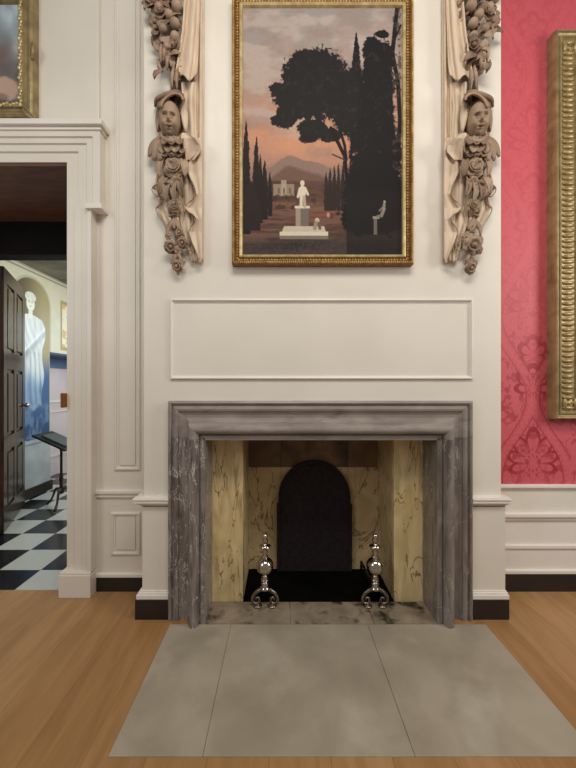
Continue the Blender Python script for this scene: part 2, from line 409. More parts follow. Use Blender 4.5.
m = MB(); hbar(m, XR0, 2.6, 544, 548, .020); struct('trim_12', m, M['paint_light'], bevel=.006)
m = MB(); hbar(m, XR0, 2.6, 568.5, 572.5, .026); struct('trim_13', m, M['paint_light'], bevel=.006)
struct('baseboard_right', MB().box((XR0+.08, YW-.02, 0), (2.6, YW+.01, rz(572.5))), M['black'])
# left wall between doorcase and breast
PX = lambda px, Y=YW: (px-CX)*Y/F
fr_prof = [(0, 0), (0, .010), (.006, .014), (.014, .014), (.020, .006), (.028, .005), (.028, 0)]
xa, xb = PX(115), PX(140.5)
m = MB(); m.rectframe(xa, rz(470), xb, 4.44, fr_prof, YW); m.box((xa+.04, YW-.009, rz(465)), (xb-.035, YW+.01, 4.4)); struct('trim_14', m, M['paint'])
m = MB(); m.rectframe(PX(111.5), rz(554.5), xb, rz(512), fr_prof, YW); m.box((PX(111.5)+.04, YW-.009, rz(549)), (xb-.035, YW+.01, rz(517))); struct('trim_15', m, M['paint'])
m = MB(); m.box((PX(97), YW-.028, rz(493)), (XBL, YW+.01, rz(489.5))).box((PX(97), YW-.016, rz(497)), (XBL, YW+.01, rz(493))); struct('trim_16', m, M['paint_light'], bevel=.004)
m = MB(); m.box((PX(97), YW-.024, rz(576)), (XBL, YW+.01, rz(572.5))); struct('trim_17', m, M['paint_light'], bevel=.004)
struct('baseboard_left', MB().box((PX(97), YW-.02, 0), (XBL-.05, YW+.01, rz(576))), M['black'])
# ------------------------------------------------------------------ doorcase (front plane about 8 cm proud)
YA = 2.30; pr = YW-YA
dx_in, dx_out, dx_ear = -1.508, -1.315, -1.254
ap = [(0, 0), (0, pr), (.030, pr), (.040, pr-.010), (.070, pr-.014), (.078, pr-.024), (.125, pr-.026), (.132, pr-.036), (.169, pr-.038), (.169, 0)]
m = MB(); zi = 3.02; W_ = dx_out-dx_in
# outer edge runs up the right, steps out to the ear, and across the head
pf = [(0, 0), (0, pr), (.03, pr), (.038, pr-.012), (.07, pr-.014), (.078, pr-.026), (.13, pr-.028), (.138, pr-.040), (W_, pr-.042), (W_, 0)]
m.sweep([(dx_out, 2.70), (dx_out, .16)], pf, YW)
ztop = zi+(dx_ear-dx_in)
pe = [(0, 0), (0, pr), (.05, pr), (.058, pr-.012), (.10, pr-.014), (.108, pr-.026), (.165, pr-.028), (.173, pr-.040), (dx_ear-dx_in, pr-.042), (dx_ear-dx_in, 0)]
m.sweep([(-3.3, ztop), (dx_ear, ztop), (dx_ear, 2.70)], pe, YW)
for v_ in m.v:
    if v_.z > zi-.001: v_.z = zi+(v_.z-zi)*.74
ztop = zi+(ztop-zi)*.74
struct('trim_18', m, M['paint'])
m = MB(); m.box((-3.3, YA-.012, ztop), (dx_ear+.012, YW, ztop+.022)).box((-3.3, YA-.035, ztop+.022), (dx_ear+.03, YW, ztop+.06)); struct('trim_19', m, M['paint_light'], bevel=.005)
m = MB(); m.box((dx_out-.03, YA-.02, 2.665), (dx_ear+.02, YW, 2.70)); struct('trim_20', m, M['paint_light'], bevel=.003)
m = MB(); m.box((dx_in-.02, YA-.02, 0), (dx_out+.005, YW+.02, .155)).box((dx_in-.02, YA-.012, .155), (dx_out, YW, .168)); struct('trim_21', m, M['paint'], bevel=.004)
# over-door panel above the cap
m = MB(); m.box((-3.3, YW-.022, ztop+.06), (PX(100.5), YW+.01, ZT-.03)); struct('trim_22', m, M['paint'], bevel=.006)
# lining of the deep doorway
m = MB(); m.box((XOL, YW-.03, ZO), (XOR, YT-.1, ZO+.01)); 
struct('trim_23', MB().box((XOL, YW-.02, ZO-.03), (XOR, YT-.08, ZO+.0)), M['brown_wood'])
struct('trim_24', MB().box((XOL-.05, YT-.08, 2.69), (XOR+.05, YT+.08, ZO)), M['black_wood'], bevel=.01)
# ------------------------------------------------------------------ room beyond
XF = -3.27
def mural(u, v):
    Y = 3.3+(6.0-3.3)*u; Z = 3.0+(.15-3.0)*v
    c = np.ones(Y.shape+(3,))*LIN((206, 202, 176))
    def put(mask, col):
        nonlocal c
        c = c*(1-mask[..., None])+LIN(col)*mask[..., None]
    n = fbm(Y*8, Z*8, 2)
    put(sstep(.35, .7, n)*.35, (184, 190, 160))
    put(sstep(2.92, 2.94, Z)*1.0, (150, 146, 122))
    put(((Z > 2.955) & (Z < 2.975))*1.0, (214, 210, 190))
    yc, hw, zs = 4.37, .33, 2.53
    d = np.where(Z > zs, np.sqrt(((Y-yc)/hw)**2+((Z-zs)/.33)**2), np.abs(Y-yc)/hw)
    niche = sstep(1.0, .97, d)*(Z > .74)
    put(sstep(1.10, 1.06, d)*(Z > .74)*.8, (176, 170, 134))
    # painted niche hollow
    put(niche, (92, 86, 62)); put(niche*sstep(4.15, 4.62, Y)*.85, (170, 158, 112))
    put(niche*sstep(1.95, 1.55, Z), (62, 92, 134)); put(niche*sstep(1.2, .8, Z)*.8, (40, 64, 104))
    # figure
    fx = Y-4.345
    head = sstep(1, .8, np.sqrt((fx/.080)**2+((Z-2.52)/.105)**2)); bun = sstep(1, .8, np.sqrt((fx/.105)**2+((Z-2.61)/.07)**2))
    neck = sstep(.04, .03, np.abs(fx))*(Z < 2.5)*(Z > 2.33)
    wd = np.interp(Z, [.8, 1.2, 1.6, 1.8, 1.95, 2.1, 2.25, 2.34, 2.38], [.20, .21, .22, .21, .20, .23, .24, .20, .06])
    off = np.interp(Z, [.8, 1.4, 1.9, 2.3], [.02, .0, .03, .02])
    body = sstep(1, .93, np.abs(fx-off+.02*np.sin(Z*11))/wd)*(Z < 2.38)*sstep(1.14, 1.24, Z+.04*np.sin(fx*30))
    fold = np.clip(.5+.9*(fbm(Y*26+Z*5, Z*4-Y*9, 61, 3)-.5)+.14*np.sin(fx*60+Z*14+3*np.sin(Z*6)), 0, 1)
    robe = body*1.0
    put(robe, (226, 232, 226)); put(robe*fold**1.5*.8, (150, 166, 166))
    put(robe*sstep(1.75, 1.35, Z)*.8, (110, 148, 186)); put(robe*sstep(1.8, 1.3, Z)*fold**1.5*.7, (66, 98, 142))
    put(np.maximum(np.maximum(head, neck*.9), bun), (228, 232, 216))
    put(bun*sstep(.4, .65, fbm(Y*60, Z*60, 71))*.6, (176, 180, 160))
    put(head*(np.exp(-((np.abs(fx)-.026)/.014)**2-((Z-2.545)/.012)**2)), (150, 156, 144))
    put(head*np.exp(-(fx/.02)**2-((Z-2.49)/.007)**2)*.8, (160, 150, 140))
    wrap = np.exp(-((Z-1.93-fx*.9)/.05)**2)*body; put(wrap*.55, (120, 140, 148)); put(np.exp(-((Z-2.0-fx*.9)/.02)**2)*body*.6, (240, 244, 238))
    for q_ in range(5): put(body*np.exp(-((fx-(-.16+.08*q_)-.10*(1.7-Z)*(q_-2)*.4)/.012)**2)*(Z < 1.9)*.45, (60, 84, 120))
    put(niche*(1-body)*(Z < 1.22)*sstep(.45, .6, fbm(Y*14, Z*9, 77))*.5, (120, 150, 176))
    arm = np.exp(-((fx-.15-.04*np.sin((Z-1.8)*5))/.022)**4)*(Z < 2.25)*(Z > 1.75); put(arm*.5, (196, 206, 204))
    # framed picture painted further along
    inr = (Y > 4.93)*(Y < 5.5)*(Z > 1.98)*(Z < 2.72); put(inr*1.0, (168, 150, 96)); inr2 = (Y > 4.97)*(Y < 5.46)*(Z > 2.03)*(Z < 2.67)
    put(inr2*1.0, (224, 216, 184)); put(inr2*sstep(.52, .6, fbm(Y*9, Z*9, 7))*1.0, (206, 170, 120))
    return c
struct('wall_far_left', MB().box((XF-.3, YT+.001, 0), (XF-.002, 4.70, 3.0)).box((XF-.3, 4.70, 1.93), (XF-.002, 6.0, 3.0)), M['hall_cream'])
mu = colgrid(3.3, 6.0, .15, 3.0, 340, 380, mural, X=XF)
keep = [f for f in mu.f if not (sum(mu.v[i][1] for i in f)/4 > 4.70 and sum(mu.v[i][2] for i in f)/4 < 1.93)]
mu.f = [tuple(reversed(f)) for f in keep]
ml = mu.build('wall_painting', M['mural'])
tag(ml, 'painted niche with a pale robed statue on the hall wall beyond the doorway', 'mural')
struct('wall_far_recess', MB().box((-3.95, 4.70, 0), (-3.72, 6.0, 1.93)), M['pink'])
struct('trim_25', MB().box((-3.72, 4.70, 1.90), (XF, 6.0, 1.93)), M['navy'])
struct('trim_28', MB().box((-3.72, 4.72, 1.74), (-3.705, 5.98, 1.90)), mat('soft_blue_paint', (104, 124, 168), rough=.6))
m = MB()
for z0, z1 in ((1.18, 1.22), (1.02, 1.04), (.30, .34)): m.box((-3.72, 4.72, z0), (-3.70, 5.98, z1))
struct('trim_26', m, M['paint_light'])
struct('trim_27', MB().box((XF, YT+.01, .13), (XF+.012, 4.70, .70)).box((XF, YT+.01, .70), (XF+.03, 4.71, .74)), M['hall_dado'])
struct('baseboard_far_left', MB().box((XF, YT+.01, 0), (XF+.03, 4.72, .13)), M['black'])
struct('wall_far_back', MB().box((-3.95, 6.0, 0), (-1.0, 6.1, 3.0)), M['hall_cream'])
struct('wall_far_right', MB().box((-1.1, YT, 0), (-1.0, 6.0, 3.0)), M['hall_cream'])
struct('ceiling', MB().box((-3.95, YT+.085, 3.0), (-1.0, 6.1, 3.1)), M['hall_ceiling'])
# open door leaf
P0 = Vector((-2.715, YT+.03, 0)); P1 = Vector((-3.125, 4.06, 0)); dv = (P1-P0); LW = dv.length; dv.normalize(); nv = Vector((dv.y, -dv.x, 0))
if nv.x < 0: nv = -nv
def dl(m, a0, a1, z0, z1, t0, t1):
    n = len(m.v)
    for z in (z0, z1):
        for a_, t in ((a0, t0), (a1, t0), (a1, t1), (a0, t1)): 
            p = P0+dv*a_+nv*t; m.v.append(Vector((p.x, p.y, z)))
    m.f += [tuple(n+i for i in q) for q in ((0, 3, 2, 1), (4, 5, 6, 7), (0, 1, 5, 4), (1, 2, 6, 5), (2, 3, 7, 6), (3, 0, 4, 7))]
d = MB(); dl(d, 0, LW, .012, 2.62, -.045, -.015)
st = [0, .12, LW/2-.05, LW/2+.05, LW-.12, LW]
rails = [.012, .22, .80, .94, 1.62, 1.80, 2.48, 2.62]
for a0, a1 in ((st[0], st[1]), (st[2], st[3]), (st[4], st[5])): dl(d, a0, a1, .012, 2.62, -.015, 0)
for i in (0, 2, 4, 6): dl(d, 0, LW, rails[i], rails[i+1], -.015, .0005)
door = struct('door_1', d, M['dark_wood'], bevel=.003)
for (z0, z1) in ((.22, .80), (.94, 1.62), (1.80, 2.48)):
    for a0, a1 in ((st[1], st[2]), (st[3], st[4])):
        q = MB(); dl(q, a0+.035, a1-.035, z0+.035, z1-.035, -.02, .002); q.build('door_panel', M['dark_wood'], door, bevel=.008)
k = P0+dv*(LW-.05)+nv*.03
q = MB(); q.ball((k.x, k.y, 1.22), .028); q.tube([P0+dv*(LW-.05)+Vector((0, 0, 1.22)), (k.x, k.y, 1.22)], .01, smooth=1); q.build('door_knob', M['chrome'], door, smooth=True)
lk = MB().box((XOR-.018, YA+.0, 1.30), (XOR+.001, YW-.002, 1.40)); lk.box((XOR-.026, YA+.02, 1.33), (XOR-.018, YA+.05, 1.37))
tag(lk.build('lock_plate', M['brass'], bevel=.002), 'small brass lock plate on the inner edge of the white doorcase', 'lock')
# lectern
lx, ly = PX(61.3, 4.0), 4.0
t = thing('lectern', (lx, ly, 0), 'small dark tripod lectern with slanting top standing on the chequered floor', 'lectern')
m = MB().lathe((lx, ly, 0), [(.0, .16), (.028, .165), (.034, .2), (.02, .24), (.016, .3), (.024, .34), (.015, .4), (.014, .66), (.02, .70), (.012, .76)], 16); m.build('post', M['mahogany'], t, smooth=True)
for a in (2.9, 5.0, .8):
    c_, s_ = math.cos(a), math.sin(a)
    MB().tube([(lx+c_*.015, ly+s_*.015, .22), (lx+c_*.08, ly+s_*.08, .21), (lx+c_*.14, ly+s_*.14, .09), (lx+c_*.21, ly+s_*.21, .022)], [.016, .015, .012, .018]).build('leg', M['mahogany'], t, smooth=True)
n0 = MB(); R = Matrix.Rotation(.42, 4, 'Y') @ Matrix.Rotation(0, 4, 'X')
bx = MB().box((-.23, -.17, -.012), (.19, .17, .012)); bx.v = [R @ v+Vector((lx-.02, ly, .785)) for v in bx.v]; bx.build('desk_top', M['lectern'], t, bevel=.003)
bx = MB().box((-.15, -.12, .012), (.15, .12, .035)); bx.v = [R @ v+Vector((lx-.02, ly, .785)) for v in bx.v]
tag(bx.build('book', mat('pale_book_page', (70, 78, 76), rough=.5), bevel=.004), 'closed grey book lying on the slanted lectern top', 'book')

# ------------------------------------------------------------------ hearth
t = thing('hearth', (.27, 1.6, 0), 'broad grey stone hearth of three slabs in front of the fireplace', 'hearth')
for x0, x1 in ((hx0, -.3110), (-.3098, .5196), (.5210, hx1)):
    MB().box((x0, hy0, -.04), (x1, hy1-.002, .004)).build('slab', M['hearth'], t, bevel=.002)
for x0, x1 in ((-.475, .05), (.053, .56), (.563, .948)):
    tag(MB().box((x0, hy1, -.04), (x1, 2.238 if x0 > 0.9 else 2.232, .008)).build('inner_slab', M['hearth_in'], t, bevel=.002), 'soot-stained slab inside the surround')
# ------------------------------------------------------------------ marble surround
sx0, sx1, sz = -.703, 1.178, 1.3575; YS = YB
t = thing('fireplace_surround', (.2375, YS, 0), 'grey veined marble bolection surround framing the fireplace', 'fireplace')
tor = [(.130+.068*(1-math.cos(a))/2, .058+.052*math.sin(a)**.9 if a < PI else .07) for a in [PI*k/10*.98 for k in range(11)]]
prof = [(0, 0), (0, .048), (.012, .056), (.020, .052), (.022, .040), (.030, .040), (.034, .050), (.050, .056), (.062, .052), (.066, .044), (.085, .036), (.105, .034), (.120, .040), (.126, .052)]
for k in range(11):
    a = PI*k/10; prof.append((.130+.072*(1-math.cos(a))/2, .056+.02*(k/10)+.056*math.sin(a)))
prof += [(.206, .074), (.208, .084), (.236, .084), (.236, -.128), (.2, -.128), (.2, 0)]
zj = 1.128
def shape(prof): return [(u, p) for u, p in prof]
MB().sweep([(sx0, zj+.001), (sx0, sz), (sx1, sz), (sx1, zj+.001)], shape(prof), YS).build('lintel', M['marble_lintel'], t)
pj = prof
MB().sweep([(sx0, 0), (sx0, zj-.0005)], pj, YS).build('jamb', M['marble'], t)
MB().sweep([(sx1, zj-.0005), (sx1, 0)], pj, YS).build('jamb', M['marble_plain'], t)
# firebox lining
t = thing('firebox_lining', (.25, 2.45, 0), 'yellow veined stone slabs lining the inside of the fireplace', 'fireplace lining')
fx0, fx1, YK, YI = -.2615, .751, 2.63, 2.24
MB().box((-.50, YI, .0), (fx0, YI+.05, 1.45)).build('front_slip', M['yellow'], t, bevel=.003)
MB().box((fx1, YI, .0), (.975, YI+.05, 1.45)).build('front_slip', M['yellow'], t, bevel=.003)
MB().box((fx0-.05, YI+.051, .0), (fx0, YK, 1.45)).build('side_slab', M['yellow_soot'], t)
MB().box((fx1, YI+.051, .0), (fx1+.05, YK, 1.45)).build('side_slab', M['yellow_soot'], t)
cuts = [fx0-.05, PX(281, YK), PX(348, YK), fx1+.05]; zc = H+(CY-467)*YK/F
for i in range(3):
    MB().box((cuts[i]+.001, YK, 0), (cuts[i+1]-.001, YK+.06, zc-.001)).build('back_slab', M['yellow_soot'], t, bevel=.002)
    tag(MB().box((cuts[i]+.001, YK, zc+.001), (cuts[i+1]-.001, YK+.06, 1.45)).build('top_block', M['brown_soot' if i == 1 else 'brown_stone'], t, bevel=.002), 'brown block, smoke stain and shade both in its colour')
MB().box((-.49, YK+.061, 0), (.965, YK+.10, 1.45)).build('backing_slab', M['soot'], t)
struct('ceiling_firebox', MB().box((-.5, YI, 1.451), (.975, YK+.06, 1.50)), M['soot'])
struct('floor_firebox', MB().box((fx0+.001, 2.234, -.04), (fx1-.001, YK-.001, .010)), M['soot'])
# fireback
cxk = PX(314.5, 2.6); rk = .292; zs = .578
m = MB(); out = [(cxk-rk, .012), (cxk-rk, zs-.05), (cxk-rk+.012, zs-.045), (cxk-rk+.012, zs)]
for k in range(1, 24):
    a = PI-PI*k/24; out.append((cxk+(rk-.012)*math.cos(a), zs+(rk)*math.sin(a)))
out += [(cxk+rk-.012, zs), (cxk+rk-.012, zs-.045), (cxk+rk, zs-.05), (cxk+rk, .012)]
n = len(out)
m.v = [Vector((x, 2.595, z)) for x, z in out]+[Vector((x, YK-.001, z)) for x, z in out]
m.f = [tuple(range(n)), tuple(reversed(range(n, 2*n)))]+[(i, (i+1) % n, n+(i+1) % n, n+i) for i in range(n)]
fb = thing('fireback', (cxk, 2.6, .012), 'black cast-iron arched fireback standing against the back of the firebox', 'fireback')
m.build('plate', M['iron'], fb)
m = MB(); pts = [(cxk-rk+.03, 2.594, .05), (cxk-rk+.03, 2.594, zs)]+[(cxk+(rk-.035)*math.cos(PI-PI*k/12), 2.594, zs+(rk-.035)*math.sin(PI*k/12)) for k in range(1, 12)]+[(cxk+rk-.03, 2.594, zs), (cxk+rk-.03, 2.594, .05)]
m.tube(pts, .004, smooth=2).build('border_moulding', M['iron'], fb)
# ------------------------------------------------------------------ andirons
def andiron(px, label):
    Y = 2.185; x = PX(px, Y); z0 = .008; s = Y/F            # metres per pixel here
    t = thing('andiron', (x, Y, z0), label, 'andiron', 'pair of andirons in the fireplace')
    hz = lambda c: z0+(672-c)/7.68*s; r_ = lambda v: v/7.68*s
    pr_ = [(0, 535), (38, 535), (40, 528), (30, 522), (26, 505), (30, 492), (14, 482), (12, 474), (30, 470), (30, 462), (16, 456), (26, 446), (14, 434), (12, 424)]
    MB().lathe((x, Y, 0), [(r_(r), hz(c)) for r, c in pr_], 24).build('stem', M['steel'], t, smooth=True)
    tag(MB().ball((x, Y, hz(360)), r_(66), 28).build('globe', M['steel'], t, smooth=True), 'large polished ball')
    pr2 = [(14, 302), (26, 292), (26, 284), (12, 274), (20, 262), (22, 250), (12, 236), (18, 226), (42, 214), (44, 206), (22, 198), (14, 190), (12, 182), (22, 170), (23, 160), (14, 148), (18, 142), (20, 130), (14, 118), (0.5, 112)]
    MB().lathe((x, Y, 0), [(r_(r), hz(c)) for r, c in pr2], 20).build('finial', M['steel'], t, smooth=True)
    for sg in (-1, 1):
        q = lambda dx, c, dy=0: (x+sg*r_(dx), Y+dy, hz(c))
        g = MB().tube([q(8, 536), q(40, 545), q(75, 570), q(96, 610), q(88, 640), q(62, 648), q(44, 630), q(50, 606), q(68, 606), q(70, 624)], [.014, .013, .012, .011, .010, .009, .008, .007, .006, .006], 10).build('leg', M['steel_feet'], t, smooth=True)
        MB().lathe((x+sg*r_(56), Y, 0), [(0, z0), (r_(32), z0), (r_(34), hz(664)), (r_(24), hz(658)), (r_(12), hz(650)), (0, hz(648))], 16).build('foot', M['steel_feet'], g, smooth=True)
    m = MB().tube([(x, Y+.01, .13), (x, Y+.07, .14), (x, Y+.16, .11), (x, Y+.30, .105), (x, Y+.38, .10)], .011, 8); m.tube([(x, Y+.375, .105), (x, Y+.385, .011)], .010, 8, smooth=1)
    m.build('log_bar', M['dark_iron'], t, smooth=True)
    return t
A1 = andiron(265, 'left andiron of polished steel, ball on a turned stem, beside the left yellow stone slip')
A2 = copy_tree(A1); A2.location.x = PX(375, 2.185); A2['label'] = 'right andiron of polished steel, ball on a turned stem, beside the right yellow stone slip'

# ------------------------------------------------------------------ frames and pictures
def beads(m, x0, z0, x1, z1, Y, r, pitch, squash=(1, 1, 1)):
    nx = max(2, round((x1-x0)/pitch)); nz = max(2, round((z1-z0)/pitch))
    for k in range(nx):
        x = x0+(x1-x0)*(k+.5)/nx
        for z in (z0, z1): m.ball((x, Y, z), (r*squash[0], r*squash[1], r*squash[2]), 6)
    for k in range(nz):
        z = z0+(z1-z0)*(k+.5)/nz
        for x in (x0, x1): m.ball((x, Y, z), (r*squash[2], r*squash[1], r*squash[0]), 6)
def painting(u, v):
    x = u*464+48; y = v*700+10                     # a working grid over the canvas
    n1 = fbm(x/60, y/60, 11); n2 = fbm(x/14, y/14, 12); n3 = fbm(x/5, y/5, 13, 3)
    c = np.zeros(x.shape+(3,))
    ys_ = [0, 120, 250, 330, 400, 450, 480, 520, 720]
    cs = [(138, 132, 128), (146, 134, 126), (160, 131, 115), (174, 130, 106), (186, 134, 106), (172, 127, 106), (132, 100, 86), (100, 72, 62), (70, 56, 52)]
    L_ = np.array([lin(q) for q in cs])
    for k in range(3): c[..., k] = np.interp(y+30*(n1-.5), ys_, L_[:, k])
    def put(mask, col, a=1):
        nonlocal c
        mk = np.clip(mask, 0, 1)[..., None]*a
        c = c*(1-mk)+LIN(col)*mk
    sky = sstep(470, 440, y)
    put(sky*sstep(.48, .68, fbm(x/90+3, y/45, 21))*(y < 380), (172, 156, 146), .7)
    put(sky*sstep(.5, .7, fbm(x/70+9, y/38+5, 22)), (140, 116, 108), .5)
    put(np.exp(-((x-160)/90)**2-((y-395)/45)**2), (200, 142, 108), .6)
    def blob(cx_, cy_, rx, ry, e=.25, ns=None): 
        nn = n2 if ns is None else ns
        return sstep(1.06, .90, np.sqrt(((x-cx_)/rx)**2+((y-cy_)/ry)**2)+e*(nn-.5)*1.5+e*1.3*(n3-.5))
    # mountain
    mt = 470-38*np.exp(-((x-180)/42)**2)-22*np.exp(-((x-250)/55)**2)+8*(n2-.5)
    put(sstep(-2, 3, y-mt)*(y < 500), (134, 110, 98)); put(sstep(-2, 12, y-mt-26), (108, 82, 70))
    put(sstep(495, 505, y), (92, 66, 56))
    put(sstep(.45, .62, fbm(x/50, y/10, 31))*(y > 500), (70, 50, 44), .7)
    put(sstep(14, 0, np.abs(y-575-8*np.sin(x/40)))*(x < 360), (122, 82, 66), .6)
    put(np.exp(-((x-270)/70)**2-((y-600)/22)**2), (124, 74, 60), .7)
    put(sstep(.45, .6, fbm(x/70+5, y/7, 33))*(y > 560)*(x < 340), (120, 90, 76), .6); put(sstep(655, 680, y+14*(n2-.5)), (58, 52, 52), .8); put(np.exp(-((x-190)/70)**2-((y-682)/14)**2), (44, 44, 46), .9); put(sstep(.5, .62, n3)*(y > 640), (78, 66, 58), .5)
    # house
    put(((x > 138)&(x < 198)&(y > 508)&(y < 542))*1., (150, 132, 112), .8); put(((x > 160)&(x < 176)&(y > 498)&(y < 542))*1., (166, 148, 126), .8)
    put(((np.abs((x-145) % 16-8) < 3)&(x > 142)&(x < 196)&(y > 520)&(y < 536))*1., (96, 76, 66), .8)
    put(((y > 538)&(y < 580)&(x < 260))*sstep(.42, .55, n2), (62, 46, 40), .8)
    # cypresses: centre x, top, half width, foot
    def cyp(xc, top, hw, foot, col=(38, 31, 30)):
        t_ = np.clip((y-top)/(foot-top), 0, 1); wd = hw*np.sin(np.clip(t_*1.25, 0, 1)*PI/2)**.8*(1-.25*t_)
        put(sstep(1.08, .9, np.abs(x-xc+5*(n2-.5))/(wd*(.9+.5*(n3-.5))+.01))*(y > top)*(y < foot), col)
    cyp(58, 325, 19, 650); cyp(88, 372, 17, 640); cyp(100, 420, 10, 620); cyp(112, 440, 14, 610); cyp(128, 470, 9, 600); cyp(70, 500, 40, 640, (44, 35, 32))
    for q, tp in ((292, 470), (303, 462), (315, 455), (327, 448), (340, 440), (352, 470)): cyp(q, tp, 9, 585, (48, 38, 34))
    dk = (26, 23, 24)
    # tall trees right
    cyp(379, 78, 27, 420, dk); cyp(428, 90, 36, 640, dk); cyp(470, 118, 30, 640, dk)
    for (a_, b_, r1, r2) in ((430, 140, 34, 52), (440, 230, 50, 90), (420, 330, 70, 90), (440, 430, 80, 100), (400, 520, 62, 90), (455, 540, 75, 110), (460, 160, 30, 60), (400, 600, 70, 55), (455, 85, 22, 12)): put(blob(a_, b_, r1, r2, .3), dk)
    # great round tree
    for (a_, b_, r1, r2) in ((250, 190, 78, 66), (215, 215, 55, 60), (300, 200, 62, 66), (190, 260, 55, 45), (265, 270, 90, 62), (335, 250, 55, 80), (165, 330, 38, 22), (250, 350, 46, 26), (300, 372, 36, 22), (232, 160, 45, 36), (350, 310, 40, 60), (200, 300, 60, 28), (240, 378, 30, 14), (150, 240, 22, 22)): put(blob(a_, b_, r1, r2, .34), (30, 27, 28))
    put(sstep(.5, .75, n2)*sstep(.45, .6, n3)*(x > 125)*(x < 480)*(y > 120)*(y < 420)*sstep(.12, .05, c[..., 0])*1., (50, 45, 42), .6)
    def line(pts, wdt, col):
        for (xa_, ya_), (xb_, yb_) in zip(pts[:-1], pts[1:]):
            dx_, dy_ = xb_-xa_, yb_-ya_; t_ = np.clip(((x-xa_)*dx_+(y-ya_)*dy_)/(dx_*dx_+dy_*dy_), 0, 1)
            put(sstep(wdt+1.5, wdt-1, np.hypot(x-xa_-dx_*t_, y-ya_-dy_*t_)), col)
    line([(305, 350), (325, 390), (345, 430), (352, 500)], 5, dk); line([(330, 350), (345, 400), (350, 440)], 4, dk); line([(310, 425), (345, 440)], 2, (60, 48, 42))
    line([(498, 10), (490, 80), (484, 140), (500, 220), (506, 330), (500, 420), (494, 470)], 6, dk); line([(490, 100), (508, 60)], 3, dk)
    put(sstep(.55, .65, fbm(x/9, y/9, 44))*(x > 484)*(y < 470), (64, 54, 50), .8)
    put(sstep(500, 560, y)*(x > 350), (34, 30, 30), .8)
    # monument
    pale = (206, 196, 172)
    put(((x > 203)&(x < 241)&(y > 574)&(y < 640))*1., (112, 100, 90)); put(((x > 203)&(x < 216)&(y > 574)&(y < 640))*1., (150, 138, 122))
    put(((x > 200)&(x < 244)&(y > 570)&(y < 578))*1., pale)
    put(((x > 168+(y-630)*-.4)&(x < 286+(y-630)*.3)&(y > 628)&(y < 645))*1., (188, 178, 156)); put(((x > 156)&(x < 297)&(y > 644)&(y < 656))*1., pale); put(((x > 156)&(x < 297)&(y > 655)&(y < 664))*1., (120, 110, 98))
    put(blob(222, 506, 6.5, 8, 0), pale); put(blob(222, 532, 10, 20, .1), pale); line([(219, 545), (218, 572)], 4, pale); line([(227, 545), (229, 572)], 4, (170, 158, 138)); line([(230, 520), (238, 538)], 3, pale); line([(214, 522), (209, 545)], 3, pale)
    put(blob(265, 612, 7, 8, .1), (190, 172, 150)); line([(262, 618), (258, 634)], 5, (150, 130, 110)); line([(270, 620), (273, 634)], 4, (96, 84, 84))
    put(blob(297, 596, 5, 7, .1), (180, 130, 110)); put(blob(308, 600, 5, 10, .1), (96, 56, 50))
    # small figure on a pedestal at right
    put(((x > 430)&(x < 440)&(y > 606)&(y < 652))*1., (104, 98, 88)); put(((x > 426)&(x < 446)&(y > 600)&(y < 607))*1., (140, 134, 118))
    line([(452, 598), (459, 580)], 4.5, (128, 120, 104)); line([(459, 580), (460, 566)], 3.4, (136, 128, 112)); put(blob(461, 559, 3.6, 4.6, 0), (150, 142, 124)); line([(458, 572), (446, 584)], 1.6, (126, 118, 102)); line([(452, 598), (440, 600)], 3, (120, 112, 98))
    return c*(.94+.12*n3[..., None])
YP = YB-.062
pa = at(231.5, 0, YP); pb = at(414.5, 263.5, YP)
X0, X1, Z0, Z1 = pa.x, pb.x, pb.z, H+(CY+9)*YP/F
t = thing('framed_painting', ((X0+X1)/2, YB, Z0), 'large framed landscape painting of dark trees and statue at sunset, hung above the fireplace', 'painting')
fp = [(0, 0), (0, .050), (.006, .060), (.016, .062), (.022, .054), (.030, .046), (.042, .040), (.050, .044), (.056, .046), (.062, .040), (.066, .026), (.066, 0)]
MB().rectframe(X0, Z0, X1, Z1, [(0, 0), (0, .046), (.004, .056), (.016, .058), (.020, .046), (.024, .036), (.040, .036), (.044, .030), (.044, 0)], YB).build('frame', M['gold_brown'], t)
tag(MB().rectframe(X0+.0445, Z0+.0445, X1-.0445, Z1-.0445, [(0, 0), (0, .040), (.003, .046), (.010, .048), (.018, .042), (.022, .030), (.022, 0)], YB).build('inner_fillet', M['gold_pale'], t), 'smooth pale gold inner fillet')
m = MB(); beads(m, X0+.010, Z0+.010, X1-.010, Z1-.010, YB-.056, .0066, .0125, (.9, .9, 1.2)); m.build('gadrooned_edge', M['gold'], t, smooth=True)
m = MB(); beads(m, X0+.032, Z0+.032, X1-.032, Z1-.032, YB-.038, .0068, .0185, (.85, .8, 1.25)); m.build('beaded_edge', M['gold'], t, smooth=True)
colgrid(X0+.064, X1-.064, Z0+.064, Z1-.064, 330, 500, painting, Y=YB-.028).build('canvas', M['canvas'], t)
# big gilt frame on the damask
YG = YW-.085; gx = 1.880; gz0 = H+(CY-419.5)*YG/F; gz1 = H+(CY-28)*YG/F; gx1 = 3.35
t = thing('gilt_picture_frame', (2.3, YW, gz0), 'tall deep gilt picture frame with ribbed moulding hanging on the red damask wall', 'picture frame')
gp = [(0, .0), (0, .055), (.004, .075), (.010, .085), (.016, .084), (.020, .072), (.032, .062), (.038, .074), (.046, .076), (.050, .066), (.054, .058), (.15, .058), (.156, .070), (.162, .06), (.18, .03), (.18, 0)]
MB().rectframe(gx, gz0, gx1, gz1, gp, YW).build('frame', M['gold_olive'], t)
m = MB(); nz = int((gz1-gz0-.12)/.036)
for k in range(nz):
    z = gz0+.06+(gz1-gz0-.12)*(k+.5)/nz
    for x in (gx+.103, gx1-.103): m.ball((x, YW-.058, z), (.046, .018, .0155), 10)
nx = int((gx1-gx-.12)/.036)
